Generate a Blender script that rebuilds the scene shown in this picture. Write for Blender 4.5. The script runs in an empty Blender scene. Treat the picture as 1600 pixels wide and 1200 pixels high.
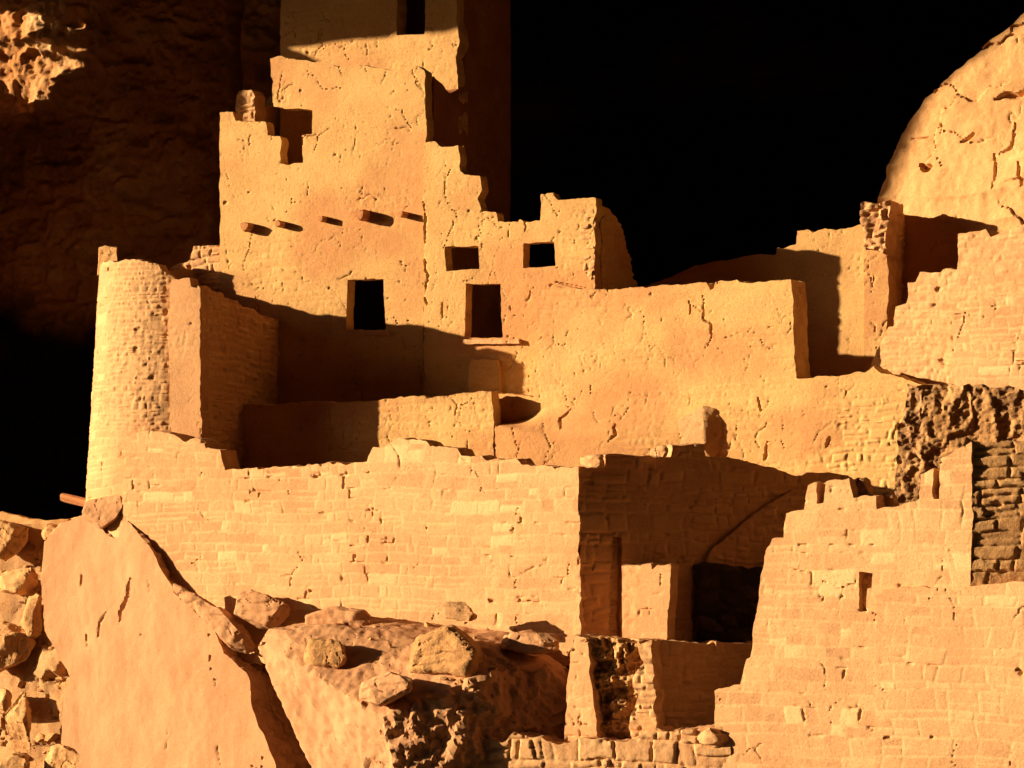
import bpy, bmesh, math, random
import numpy as np
from mathutils import Vector

SC = bpy.context.scene
C = SC.collection
PI = math.pi
R = math.radians

# ------------------------------------------------------------------ camera
YAW = R(25.0)
DIST = 60.0
CAM = np.array([DIST*math.sin(YAW), -DIST*math.cos(YAW), -3.0])
RT = np.array([math.cos(YAW), math.sin(YAW), 0.0])
FW = np.array([-math.sin(YAW), math.cos(YAW), 0.0])
UP = np.array([0, 0, 1.0])
FPX = 77.0*60.0                      # focal length in photo pixels (1600 wide)
HORIZ = 600 + 3.0*77.0               # row of the horizon
cd = bpy.data.cameras.new('camera')
cd.sensor_width = 36.0
cd.lens = 36.0*FPX/1600.0
cd.shift_y = (HORIZ-600)/1600.0
cd.clip_start = 1.0
cd.clip_end = 5000.0
cam = bpy.data.objects.new('camera', cd)
C.objects.link(cam)
cam.location = CAM
cam.rotation_euler = (PI/2, 0, YAW)
SC.camera = cam

# ------------------------------------------------------------------ light
SUN_AZ, SUN_EL = R(61.0), R(13.0)    # to the left of the facade's normal, low
HS = np.array([-math.sin(SUN_AZ), -math.cos(SUN_AZ), 0.0])
SUNV = HS*math.cos(SUN_EL) + UP*math.sin(SUN_EL)
w = bpy.data.worlds.new('World')
SC.world = w
w.use_nodes = True
nt = w.node_tree
bg = nt.nodes['Background']
sky = nt.nodes.new('ShaderNodeTexSky')
sky.sky_type = 'NISHITA'
sky.sun_disc = False
sky.sun_elevation = SUN_EL
sky.sun_rotation = math.atan2(HS[0], HS[1])
nt.links.new(sky.outputs[0], bg.inputs[0])
bg.inputs[1].default_value = 0.05
sl = bpy.data.lights.new('sun', 'SUN')
sl.energy = 5.0
sl.angle = R(0.5)
sl.color = (1.0, 0.80, 0.52)
so = bpy.data.objects.new('sun', sl)
C.objects.link(so)
so.rotation_euler = Vector(SUNV).to_track_quat('Z', 'Y').to_euler()
so.location = (-40, -30, 30)
SC.view_settings.view_transform = 'Standard'
SC.view_settings.look = 'None'
SC.view_settings.gamma = 1.0
SC.view_settings.exposure = 1.27

# ------------------------------------------------------------------ noise
def hsh(i, j, k, seed):
    M = np.uint64
    x = (i.astype(np.int64).astype(M)*M(0x9E3779B97F4A7C15)
         ^ j.astype(np.int64).astype(M)*M(0xC2B2AE3D27D4EB4F)
         ^ k.astype(np.int64).astype(M)*M(0x165667B19E3779F9)
         ^ M((seed*0x27D4EB2F165667C5) & 0xFFFFFFFFFFFFFFFF))
    x ^= x >> M(31); x *= M(0xBF58476D1CE4E5B9); x ^= x >> M(29)
    x *= M(0x94D049BB133111EB); x ^= x >> M(32)
    return (x >> M(40)).astype(np.float64)/float(1 << 24)

def vn(x, y, z=0.0, seed=0):
    x = np.asarray(x, float); y = np.asarray(y, float)
    z = np.zeros_like(x)+z
    i, j, k = np.floor(x), np.floor(y), np.floor(z)
    fx, fy, fz = x-i, y-j, z-k
    s = lambda t: t*t*t*(t*(t*6-15)+10)
    fx, fy, fz = s(fx), s(fy), s(fz)
    def L(dk):
        a = hsh(i, j, k+dk, seed); b = hsh(i+1, j, k+dk, seed)
        c = hsh(i, j+1, k+dk, seed); d = hsh(i+1, j+1, k+dk, seed)
        return (a*(1-fx)+b*fx)*(1-fy) + (c*(1-fx)+d*fx)*fy
    if np.all(fz == 0):
        return L(0)*2-1
    return (L(0)*(1-fz)+L(1)*fz)*2-1

def fbm(x, y, z=0.0, seed=0, octv=4, gain=.5):
    t = 0; a = 1.0; n = 0
    for o in range(octv):
        t = t + a*vn(np.asarray(x)*2**o, np.asarray(y)*2**o, np.asarray(z)*2**o, seed+o*7)
        n += a; a *= gain
    return t/n

def worley(x, y, seed=0):
    i0, j0 = np.floor(x), np.floor(y)
    f1 = np.full(x.shape, 9.0); f2 = np.full(x.shape, 9.0); idv = np.zeros(x.shape)
    for di in (-1, 0, 1):
        for dj in (-1, 0, 1):
            i, j = i0+di, j0+dj
            px = i+.1+.8*hsh(i, j, i*0, seed); py = j+.1+.8*hsh(i, j, i*0+1, seed)
            d = np.hypot(x-px, y-py)
            r = hsh(i, j, i*0+2, seed)
            c = d < f1
            f2 = np.where(c, f1, np.minimum(f2, d))
            idv = np.where(c, r, idv)
            f1 = np.where(c, d, f1)
    return f1, f2, idv

def sstep(a, b, x):
    t = np.clip((x-a)/(b-a), 0, 1)
    return t*t*(3-2*t)

# ------------------------------------------------------------------ surface styles: (height, tone, mortar, stain)
def courses(u, v, seed, ch, sw, warp=.03):
    rng = random.Random(seed)
    vw = v + warp*2.6*fbm(u*.45, v*.45, 0, seed+1, 3) + warp*.55*vn(u*2.4, v*3, 0, seed+2)
    uw = u + warp*.8*fbm(u*1.2, v*1.2, 3.3, seed+3, 2)
    lo, hi = vw.min()-1, vw.max()+1
    cb = [lo]
    while cb[-1] < hi:
        cb.append(cb[-1]+ch*rng.choice((.55, .75, .9, 1, 1, 1.1, 1.25, 1.5)))
    cb = np.array(cb)
    ci = np.searchsorted(cb, vw)-1
    dv = np.minimum(vw-cb[ci], cb[ci+1]-vw)
    du = np.zeros_like(u); sid = np.zeros_like(u)
    ul, uh = uw.min()-2, uw.max()+2
    order = np.argsort(ci, kind='stable'); cs = ci[order]
    st = np.searchsorted(cs, np.arange(len(cb)+1))
    for c in range(len(cb)-1):
        ix = order[st[c]:st[c+1]]
        n = int((uh-ul)/(sw*.4))+4
        ws = np.array([sw*rng.choice((.45, .6, .8, 1, 1, 1.2, 1.5, 1.9)) for _ in range(n)])
        b = ul + np.cumsum(ws) - rng.random()*sw
        b = np.concatenate([[ul-9], b, [uh+9]])
        if len(ix) == 0: continue
        # joints lean a little; some stones are two thin ones laid one over the other
        lean = (vw[ix]-cb[c])*(hsh(np.floor(uw[ix]/(sw*2)), np.full(len(ix), float(c)), np.zeros(len(ix)), seed+13)-.5)*.5
        k = np.searchsorted(b, uw[ix]+lean)-1
        du[ix] = np.minimum(uw[ix]+lean-b[k], b[k+1]-uw[ix]-lean)
        two = hsh(k.astype(float), np.full(len(ix), c+.0), np.ones(len(ix)), seed+17)
        fr = (vw[ix]-cb[c])/(cb[c+1]-cb[c]); cut = .35+.3*((two*7) % 1)
        spl = (two < .22) & (cb[c+1]-cb[c] > ch*.85)
        dv[ix] = np.where(spl, np.minimum(dv[ix], np.abs(fr-cut)*(cb[c+1]-cb[c])), dv[ix])
        k = np.where(spl & (fr > cut), k+5000, k)
        sid[ix] = hsh(k.astype(float), np.full(len(ix), float(c)), np.zeros(len(ix)), seed+11)
    return du, dv, sid

def cracks(u, v, seed, sc, width, dens):
    uw = u+.25*fbm(u*2, v*2, 0, seed, 3); vw = v+.25*fbm(u*2, v*2, 5, seed+5, 3)
    f1, f2, _ = worley(uw*sc, vw*sc*.7, seed)
    e = 1-sstep(0, width*sc*(.5+.8*hsh(np.floor(uw*2), np.floor(vw*2), uw*0, seed)), f2-f1)
    m = sstep(dens, dens+.12, fbm(u*2.1, v*1.7, 0, seed+9, 4))
    return e*m

def pits(u, v, seed, sc, size, dens):
    uw = u+.06*fbm(u*4, v*4, 0, seed, 3); vw = v+.06*fbm(u*4, v*4, 6, seed, 3)
    f1, _, r = worley(uw*sc*(.7+.0*u), vw*sc*1.25, seed)
    big = hsh(np.floor(r*9999), np.floor(r*777), r*0, seed)
    e = f1+.22*vn(u*sc*2.3, v*sc*2.3, 0, seed)
    return (1-sstep(size*.35, size*.9, e/(.35+.9*big)))*(r < dens)*sstep(-.35, .2, fbm(u*.8, v*.8, 0, seed+3, 2))

def st_coursed(u, v, seed, ch=.215, sw=.42, amp=.0045, groove=.009, mw=.026, pit=.10, pale=.07):
    du, dv, sid = courses(u, v, seed, ch, sw)
    d = np.minimum(du, dv)+.012*vn(u*9, v*9, 0, seed+4)
    g = sstep(mw*.15, mw, d)
    keep = .25+.75*sstep(-.25, .35, fbm(u*.55, v*.55, 0, seed+21, 3))      # where joints are smeared flush
    h = -groove*(1-g)*keep + (sid-.5)*2*amp*g + .004*fbm(u*6, v*6, 0, seed+5, 3) + .014*fbm(u*.6, v*.6, 0, seed+6, 2)
    p = pits(u, v, seed+8, 3.2, .16, pit) * (1-sstep(.0, .05, d-.01))
    p = np.maximum(p, cracks(u, v, seed+31, .9, .018, .2)*.5)
    chink = sstep(.30, .6, vn(u*5.5, v*5.5, 0, seed+51))*(1-g)*sstep(-.1, .3, fbm(u*.8, v*.8, 0, seed+52, 2))
    h = h - .07*p - .035*chink + .0015*vn(u*17, v*17, 0, seed+53)
    tone = np.where(sid > 1-pale, .95, .34+.26*sid+.22*fbm(u*.9, v*1.1, 0, seed+81, 4))
    return h, tone, (1-g)*(.4+.6*keep), np.clip(.5+.9*fbm(u*.5, v*.6, 0, seed+12, 4), 0, 1)

def st_rough(u, v, seed, ch=.13, sw=.26, amp=.022, groove=.03):
    du, dv, sid = courses(u, v, seed, ch, sw, .06)
    d = np.minimum(du, dv)+.015*vn(u*11, v*11, 0, seed+4)
    g = sstep(.0, .045, d)
    h = -groove*(1-g) + (sid-.5)*2*amp*g + .010*fbm(u*9, v*9, 0, seed+5, 3) + .03*fbm(u*.8, v*.8, 0, seed+6, 2)
    p = pits(u, v, seed+8, 3.5, .22, .2)
    return h-.045*p, .3+.34*sid, (1-g)*.6, np.clip(.5+.9*fbm(u*.7, v*.7, 0, seed+12, 4), 0, 1)

def st_plaster(u, v, seed, rough=.35, crack=.1, pit=.12, relief=.016):
    du, dv, sid = courses(u, v, seed, .15, .30, .05)
    d = np.minimum(du, dv)+.012*vn(u*9, v*9, 0, seed+4)
    g = sstep(.0, .05, d)
    bare = sstep(.0, .45, fbm(u*.7, v*.8, 0, seed+2, 4)+rough-.35)
    h = relief*fbm(u*.5, v*.5, 0, seed+6, 2) + .005*fbm(u*2.5, v*4.5, 0, seed+7, 4)
    h = h + bare*(-.009*(1-g)+.006*(sid-.5)*g) + bare*.004*fbm(u*12, v*12, 0, seed+5, 2)
    c = cracks(u, v*.75, seed+41, 1.5, .013, crack)
    p = pits(u, v, seed+8, 5.5, .15, pit*.6)
    f1, _, r1 = worley(u*9+.5*fbm(u*6, v*6, 0, seed+61, 2), v*11, seed+62)
    tiny = (1-sstep(.08, .22, f1))*(r1 < .22)*sstep(-.3, .2, fbm(u*1.1, v*1.1, 0, seed+63, 3))
    c2 = cracks(u*1.6, v*.8, seed+65, 1.8, .014, .08)
    h = h - .035*c - .03*p - .014*tiny - .022*c2 + .0015*vn(u*16, v*16, 0, seed+66)
    tone = .42+.22*fbm(u*1.3, v*1.3, 0, seed+15, 4)+.15*(sid-.5)*bare
    return h, tone, bare*(1-g)*.35, np.clip(.45+1.1*fbm(u*.45, v*.6, 0, seed+12, 4), 0, 1)

def st_rubble(u, v, seed, sc=5.0, amp=.13):
    uw = u+.08*fbm(u*3, v*3, 0, seed, 2); vw = v+.08*fbm(u*3, v*3, 7, seed, 2)
    f1, f2, idv = worley(uw*sc*.7, vw*sc, seed)
    a1, a2, id2 = worley(uw*sc*1.7, vw*sc*2.1, seed+3)
    h = amp*(sstep(0, .55, f2-f1)*(.35+.65*idv)) + amp*.35*sstep(0, .5, a2-a1)*id2 + .12*fbm(u*.9, v*.9, 0, seed+6, 3) + .015*fbm(u*12, v*12, 0, seed+9, 2)
    return h, .2+.5*idv, 0*u, np.clip(.55+.8*fbm(u*.9, v*.9, 0, seed+12, 3), 0, 1)

def st_rock(u, v, seed, amp=.06, crack=.05, strata=.0, fine=.012):
    h = amp*fbm(u*.45, v*.4, 0, seed, 3)*2 + amp*.5*fbm(u*1.6, v*1.1, 0, seed+3, 4) + fine*fbm(u*7, v*7, 0, seed+4, 3)
    h = h + .004*fbm(u*8+v*1.5, v*1.1, 0, seed+47, 4)
    c = cracks(u*1.1, v*.55, seed+41, .8, .016, crack)
    if strata:
        w = v*1.6+.5*fbm(u*.4, v*.4, 0, seed+9, 3)
        h = h + strata*(np.abs((w % 1)-.5)*2)**3*sstep(-.2, .3, fbm(u*.5, v*1.2, 0, seed+10, 3))
        f1, f2, idv = worley(u*.7+.3*fbm(u*2, v*2, 0, seed+20, 2), v*1.0+.3*fbm(u*2, v*2, 4, seed+22, 2), seed+19)
        m = sstep(-.1, .25, fbm(u*.35, v*.5, 2, seed+17, 3))
        h = h + m*strata*1.6*(idv-.5) - m*strata*(1-sstep(0, .035, f2-f1))
    h = h - .08*c
    return h, .45+.3*fbm(u*.9, v*.8, 0, seed+15, 4), 0*u, np.clip(.45+1.0*fbm(u*.4, v*.7, 0, seed+12, 4), 0, 1)

def st_terrace(u, v, seed):
    a = st_plaster(u, v, seed, rough=.18, crack=.12, pit=.08, relief=.03)
    c = st_plaster(u, v, seed+3, rough=.5, crack=.02, pit=.16, relief=.04)
    k = sstep(.2, -.9, v+.4*fbm(u, v, 0, seed, 3))
    r = [x*(1-k)+y*k for x, y in zip(a, c)]
    ru = TW.uv(1290, 640)
    k2 = .75*sstep(-.9, .5, u-ru[0]+.5*fbm(u*1.3, v*1.3, 0, seed+9, 3))*sstep(.5, -.2, v-ru[1])
    e = st_rough(u, v, seed+7, ch=.14, sw=.26, amp=.02, groove=.03)
    r = [x*(1-k2)+y*k2 for x, y in zip(r, e)]
    su, sv = TW.uv(772, 667)
    r[0] = r[0]+.52*sstep(.04+.5*sstep(.3, 1.6, u-su), -.03-.25*sstep(.3, 1.6, u-su), v-sv-.05*vn(u*1.6, v*0, 0, seed))*(1-sstep(-1, 7.5, u-su))*1.06*sstep(-.15, -.05, u-su)
    return tuple(r)

def st_craggy(u, v, seed, amp=.13):
    uw = u+.1*fbm(u*2, v*2, 0, seed+1, 2); vw = v+.1*fbm(u*2, v*2, 5, seed+2, 2)
    rg = lambda k, o: 1-2*np.abs(fbm(uw*k, vw*k*1.2, o, seed+o, 3))
    f1, f2, idv = worley(uw*2.6, vw*3.6, seed+4)
    h = amp*(.55*rg(1.6, 1)+.30*rg(4.5, 2)+.16*rg(11, 3)) + amp*.55*(idv-.5)*sstep(0, .12, f2-f1) + .02*fbm(u*17, v*17, 0, seed+9, 2)
    return h, .25+.3*idv+.25*fbm(u*2, v*2, 0, seed+5, 3), 0*u, np.clip(.55+.8*fbm(u*.9, v*.9, 0, seed+12, 3), 0, 1)

def grooved(style, surf, lines):
    """the style with given fissures (photo pixel polylines, width, depth) cut in"""
    def f(u, v, seed, **kw):
        r = list(style(u, v, seed, **kw))
        for pts, wd, dp in lines:
            P = [np.array(surf.uv(*p)) for p in pts]
            d = np.full(u.shape, 9.0); L = 0; tt = np.zeros(u.shape)
            uj = u+.02*vn(u*7, v*7, 0, seed+1)+.012*vn(u*19, v*19, 0, seed+2)
            for k in range(len(P)-1):
                e = P[k+1]-P[k]; t = np.clip(((uj-P[k][0])*e[0]+(v-P[k][1])*e[1])/(e@e), 0, 1)
                dd = np.hypot(uj-P[k][0]-t*e[0], v-P[k][1]-t*e[1])
                tt = np.where(dd < d, (k+t)/(len(P)-1), tt); d = np.minimum(d, dd)
            wv = wd*np.sin(np.clip(tt, .04, .96)*math.pi)**.6
            r[0] = r[0]-dp*(1-sstep(.35, 1.0, d/np.maximum(wv, 1e-4)))
        return tuple(r)
    return f

# ------------------------------------------------------------------ materials
def mk_mat(name, c_dark, c_mid, c_pale, c_mort, c_stain, stain=.5, bump=.55, speck=1.1, scale=1.0, mk=.75):
    m = bpy.data.materials.new(name); m.use_nodes = True
    n = m.node_tree.nodes; l = m.node_tree.links
    b = n['Principled BSDF']
    b.inputs['Roughness'].default_value = .95
    b.inputs['Specular IOR Level'].default_value = .12
    at = n.new('ShaderNodeAttribute'); at.attribute_name = 'surf'
    sp = n.new('ShaderNodeSeparateColor'); l.new(at.outputs['Color'], sp.inputs[0])
    tc = n.new('ShaderNodeTexCoord')
    def noise(sc, det=4, rough=.6, dist=0):
        t = n.new('ShaderNodeTexNoise'); t.inputs['Scale'].default_value = sc*scale
        t.inputs['Detail'].default_value = det; t.inputs['Roughness'].default_value = rough
        t.inputs['Distortion'].default_value = dist
        l.new(tc.outputs['Object'], t.inputs['Vector']); return t
    def math_(op, a, bb, clamp=False):
        t = n.new('ShaderNodeMath'); t.operation = op; t.use_clamp = clamp
        for i, x in enumerate((a, bb)):
            if isinstance(x, (int, float)): t.inputs[i].default_value = x
            else: l.new(x, t.inputs[i])
        return t.outputs[0]
    def mix(f, a, bb):
        t = n.new('ShaderNodeMix'); t.data_type = 'RGBA'
        if isinstance(f, (int, float)): t.inputs[0].default_value = f
        else: l.new(f, t.inputs[0])
        for i, x in ((6, a), (7, bb)):
            if isinstance(x, tuple): t.inputs[i].default_value = (*x, 1)
            else: l.new(x, t.inputs[i])
        return t.outputs[2]
    n1 = noise(24, 6, .75)
    n2 = noise(2.2, 5, .6)
    tone = math_('ADD', sp.outputs[0], math_('MULTIPLY', math_('SUBTRACT', n1.outputs[0], .5), speck))
    tone = math_('ADD', tone, math_('MULTIPLY', math_('SUBTRACT', n2.outputs[0], .5), .35), True)
    cr = n.new('ShaderNodeValToRGB'); e = cr.color_ramp.elements
    e[0].position = .08; e[0].color = (*c_dark, 1)
    e[1].position = .92; e[1].color = (*c_pale, 1)
    x = cr.color_ramp.elements.new(.45); x.color = (*c_mid, 1)
    l.new(tone, cr.inputs[0])
    col = mix(math_('MULTIPLY', sp.outputs[1], mk, True), cr.outputs[0], c_mort)
    sm = n.new('ShaderNodeMapRange'); sm.inputs[1].default_value = .55; sm.inputs[2].default_value = .95
    l.new(sp.outputs[2], sm.inputs[0])
    n3 = noise(5, 6, .7, .4)
    sf = math_('MULTIPLY', math_('MULTIPLY', sm.outputs[0], stain), math_('MULTIPLY', n3.outputs[0], 1.6), True)
    col = mix(sf, col, c_stain)
    # sparse dark grit
    n4 = noise(38, 3, .65)
    gr = n.new('ShaderNodeMapRange'); gr.inputs[1].default_value = .60; gr.inputs[2].default_value = .70
    gr.inputs[4].default_value = .55
    l.new(n4.outputs[0], gr.inputs[0])
    col = mix(gr.outputs[0], col, c_dark)
    l.new(col, b.inputs['Base Color'])
    nb = noise(30, 6, .65)
    nb2 = noise(9, 4, .6)
    hh = math_('ADD', math_('MULTIPLY', nb.outputs[0], .8), math_('MULTIPLY', nb2.outputs[0], .35))
    hh = math_('SUBTRACT', hh, gr.outputs[0])
    bp = n.new('ShaderNodeBump'); bp.inputs['Strength'].default_value = bump
    bp.inputs['Distance'].default_value = .025
    l.new(hh, bp.inputs['Height']); l.new(bp.outputs[0], b.inputs['Normal'])
    return m

M_COURSED = mk_mat('coursed_sandstone', (.35, .178, .08), (.53, .278, .127), (.63, .380, .18), (.62, .362, .165), (.50, .235, .105), .6)
M_PLASTER = mk_mat('clay_plaster', (.38, .195, .075), (.58, .325, .122), (.67, .43, .172), (.60, .36, .135), (.48, .205, .085), .75)
M_RUBBLE = mk_mat('rubble_sandstone', (.30, .14, .055), (.50, .258, .102), (.61, .355, .155), (.50, .29, .12), (.33, .19, .10), .6, 1.0)
M_SLAB = mk_mat('smooth_sandstone', (.36, .178, .08), (.48, .240, .115), (.55, .29, .145), (.5, .26, .12), (.44, .205, .10), .6, .5, .9)
M_CLIFF = mk_mat('cliff_sandstone', (.40, .20, .08), (.58, .305, .125), (.65, .385, .17), (.6, .35, .15), (.48, .24, .10), .5, .6)
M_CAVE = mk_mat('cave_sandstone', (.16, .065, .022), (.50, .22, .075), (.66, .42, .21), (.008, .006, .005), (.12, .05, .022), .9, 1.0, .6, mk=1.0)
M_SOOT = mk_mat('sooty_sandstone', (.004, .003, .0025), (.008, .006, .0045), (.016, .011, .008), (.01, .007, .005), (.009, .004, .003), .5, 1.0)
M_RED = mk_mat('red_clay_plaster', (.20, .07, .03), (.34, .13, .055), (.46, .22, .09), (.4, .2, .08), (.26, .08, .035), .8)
M_RED_SHADED = mk_mat('shaded_red_plaster', (.04, .012, .006), (.075, .022, .010), (.12, .04, .018), (.07, .025, .01), (.05, .014, .006), .8)  # red plaster darkened, the rear wall's shade is put into the colour
M_SHADE_RUBBLE = mk_mat('shade_dark_rubble', (.03, .018, .010), (.07, .04, .02), (.22, .13, .07), (.08, .05, .03), (.04, .022, .012), .7, 1.0)  # near-black colour carries the shade of the hollow beside the pillar
M_GROUND = mk_mat('canyon_ground', (.03, .024, .014), (.055, .042, .024), (.11, .08, .045), (.06, .045, .026), (.03, .034, .016), .8, .6)
M_WOOD = mk_mat('weathered_wood', (.20, .08, .035), (.42, .17, .07), (.52, .25, .10), (.4, .2, .1), (.30, .12, .05), .4, .6)

# ------------------------------------------------------------------ planes
def ray(px, py):
    return FW + RT*((px-800)/FPX) + UP*((HORIZ-py)/FPX)

class Plane:
    def __init__(s, o, az=0.0, tilt=0.0):
        a, t = R(az), R(tilt)
        s.o = np.array(o, float)
        s.n = np.array([math.sin(a)*math.cos(t), -math.cos(a)*math.cos(t), math.sin(t)])
        s.u = np.array([math.cos(a), math.sin(a), 0])
        s.v = np.array([-math.sin(a)*math.sin(t), math.cos(a)*math.sin(t), math.cos(t)])
    def hit(s, px, py):
        d = ray(px, py)
        t = np.dot(s.o-CAM, s.n)/np.dot(d, s.n)
        return CAM+d*t
    def uv(s, px, py):
        p = s.hit(px, py)-s.o
        return (np.dot(p, s.u), np.dot(p, s.v))
    def pos(s, U, V, H):
        return s.o + np.outer(U, s.u) + np.outer(V, s.v) + np.outer(H, s.n)

def PY(Y): return Plane((0, Y, 0))
def at(px, py, Y): return PY(Y).hit(px, py)
def through(px, py, Y, az, tilt=0): return Plane(at(px, py, Y), az, tilt)

class Cyl:
    """unrolled round tower: u = azimuth * R0, v = height"""
    def __init__(s, cx, cy, R0, ztop, batter):
        s.c = (cx, cy); s.R = R0; s.zt = ztop; s.b = batter
    def pos(s, U, V, H):
        a = U/s.R; r = s.R+s.b*np.maximum(0, s.zt-V)+H
        return np.stack([s.c[0]+r*np.sin(a), s.c[1]-r*np.cos(a), V], 1)

# ------------------------------------------------------------------ object helpers
def setp(o, label=None, cat=None, group=None, kind=None):
    if label: o['label'] = label
    if cat: o['category'] = cat
    if group: o['group'] = group
    if kind: o['kind'] = kind
    return o

def thing(name, label, cat, loc, group=None):
    o = bpy.data.objects.new(name, None); C.objects.link(o)
    o.location = tuple(loc); o.empty_display_size = .3
    return setp(o, label, cat, group)

def link_mesh(name, V, F4, F3, surf, mat, parent, sharp=40, smooth=True):
    V = np.asarray(V, float)
    if parent is not None: base = np.array(parent.location)
    else:
        base = V.mean(0); base[2] = V[:, 2].min()
    me = bpy.data.meshes.new(name)
    nv = len(V); n4 = len(F4); n3 = len(F3)
    me.vertices.add(nv); me.vertices.foreach_set('co', (V-base).ravel())
    me.loops.add(n4*4+n3*3); me.polygons.add(n4+n3)
    idx = np.concatenate([np.asarray(F4, np.int32).ravel(), np.asarray(F3, np.int32).ravel()]).astype(np.int32)
    me.loops.foreach_set('vertex_index', idx)
    ls = np.concatenate([np.arange(n4)*4, n4*4+np.arange(n3)*3]).astype(np.int32)
    me.polygons.foreach_set('loop_start', ls)
    me.update(calc_edges=True)
    me.polygons.foreach_set('use_smooth', np.full(n4+n3, smooth))
    if surf is not None:
        a = me.attributes.new('surf', 'FLOAT_COLOR', 'POINT')
        c = np.ones((nv, 4)); c[:, :3] = np.clip(surf, 0, 1)
        a.data.foreach_set('color', c.ravel())
    me.materials.append(mat)
    if smooth: me.set_sharp_from_angle(angle=R(sharp))
    me.validate()
    o = bpy.data.objects.new(name, me); C.objects.link(o)
    if parent is not None: o.parent = parent
    else: o.location = tuple(base)
    return o

def densify(loop, step, jit, seed):
    P = np.array(loop, float); out = []
    for k in range(len(P)):
        a, b = P[k], P[(k+1) % len(P)]
        n = max(1, int(np.hypot(*(b-a))/step))
        for i in range(n): out.append(a+(b-a)*i/n)
    Q = np.array(out)
    if jit:
        Q = Q + jit*np.stack([vn(Q[:, 0]*5, Q[:, 1]*5, 1.5, seed)+.6*vn(Q[:, 0]*13, Q[:, 1]*13, 1.5, seed),
                              vn(Q[:, 0]*5, Q[:, 1]*5, 8.5, seed+1)+.6*vn(Q[:, 0]*13, Q[:, 1]*13, 3.5, seed+2)], 1)
    return Q

def wall(name, surf, outline, thick, style, mat, cell=.024, holes=(), parent=None, seed=1, jit=.03,
         side=.02, raw=False, label=None, cat=None, group=None, kind=None, sharp=42, back=True, **kw):
    """masonry sheet: outline (photo pixels laid on the plane) > fine relief grid > thickness"""
    conv = (lambda p: p) if raw else (lambda p: surf.uv(*p))
    loops = [densify([conv(p) for p in lp], cell*2, jit if k == 0 else jit*.6, seed+k)
             for k, lp in enumerate([outline]+list(holes))]
    allp = np.concatenate(loops)
    u0, v0 = allp.min(0)-cell*2; u1, v1 = allp.max(0)+cell*2
    nu, nv = int((u1-u0)/cell)+1, int((v1-v0)/cell)+1
    segA = np.concatenate(loops); segB = np.concatenate([np.roll(l, -1, 0) for l in loops])
    cu = u0+(np.arange(nu)+.5)*cell
    mask = np.zeros((nv, nu), bool)
    for j in range(nv):
        y = v0+(j+.5)*cell
        c = (segA[:, 1] <= y) != (segB[:, 1] <= y)
        if not c.any(): continue
        A, B = segA[c], segB[c]
        xs = np.sort(A[:, 0]+(y-A[:, 1])*(B[:, 0]-A[:, 0])/(B[:, 1]-A[:, 1]))
        mask[j] = (np.searchsorted(xs, cu) % 2) == 1
    jj, ii = np.nonzero(mask)
    W = nu+1
    q = np.stack([jj*W+ii, jj*W+ii+1, (jj+1)*W+ii+1, (jj+1)*W+ii], 1)
    used, inv = np.unique(q.ravel(), return_inverse=True)
    q = inv.reshape(-1, 4)
    U = u0+(used % W)*cell; V = v0+(used//W)*cell
    # boundary edges (directed)
    e = np.concatenate([q[:, [0, 1]], q[:, [1, 2]], q[:, [2, 3]], q[:, [3, 0]]])
    N = len(used)
    key = e[:, 0]*N+e[:, 1]; rkey = e[:, 1]*N+e[:, 0]
    be = e[~np.isin(key, rkey)]
    bv = np.unique(be)
    inner = np.ones(N, bool); inner[bv] = False
    # jitter interior for irregular facets, snap the rim to the outline
    U[inner] += cell*.22*(hsh(U[inner]/cell, V[inner]/cell, V[inner]*0, seed)-.5)
    AB = segB-segA; L2 = (AB**2).sum(1)+1e-12
    for s in range(0, len(bv), 2000):
        b = bv[s:s+2000]
        P = np.stack([U[b], V[b]], 1)
        t = np.clip(((P[:, None, :]-segA[None])*AB[None]).sum(2)/L2, 0, 1)
        Q = segA[None]+t[..., None]*AB[None]
        k = ((Q-P[:, None, :])**2).sum(2).argmin(1)
        Qk = Q[np.arange(len(b)), k]
        d = Qk-P; dl = np.hypot(d[:, 0], d[:, 1]); f = np.minimum(1, cell*1.3/np.maximum(dl, 1e-9))
        U[b] += d[:, 0]*f; V[b] += d[:, 1]*f
    h, tone, mort, stain = style(U, V, seed, **kw)
    S = np.stack([tone, mort, stain], 1)
    Vf = surf.pos(U, V, h)
    verts = [Vf]; surfs = [S]; quads = [q]
    nr = max(2, int(thick/max(.05, cell)))
    bi = np.full(N, -1); bi[bv] = np.arange(len(bv))
    prev = bv; off = N
    for k in range(1, nr+1):
        d = thick*k/nr
        f = side*(1.0 if k < nr else .4)
        x, y = U[bv], V[bv]
        uu = x+f*(vn(x*6, y*6, d*6, seed+60)+.6*vn(x*15, y*15, d*15, seed+63))
        vv = y+f*(vn(x*6, y*6, d*6, seed+61)+.6*vn(x*15, y*15, d*15, seed+64))
        hh = h[bv]*(1-k/nr)-d
        verts.append(surf.pos(uu, vv, hh))
        surfs.append(np.stack([.4+.3*vn(x*5, y*5, d*5, seed+70), 0*x, stain[bv]], 1))
        cur = off+np.arange(len(bv))
        p0 = prev[bi[be[:, 0]]]; p1 = prev[bi[be[:, 1]]]
        c0 = cur[bi[be[:, 0]]]; c1 = cur[bi[be[:, 1]]]
        quads.append(np.stack([p1, p0, c0, c1], 1))
        prev = cur; off += len(bv)
    if back:
        mp = np.zeros(N, np.int64); iv = np.nonzero(inner)[0]
        mp[bv] = prev; mp[iv] = off+np.arange(len(iv))
        verts.append(surf.pos(U[iv], V[iv], h[iv]*.3-thick)); surfs.append(S[iv])
        quads.append(mp[q][:, ::-1])
    o = link_mesh(name, np.concatenate(verts), np.concatenate(quads), np.zeros((0, 3)), np.concatenate(surfs), mat, parent, sharp)
    return setp(o, label, cat, group, kind)

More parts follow.
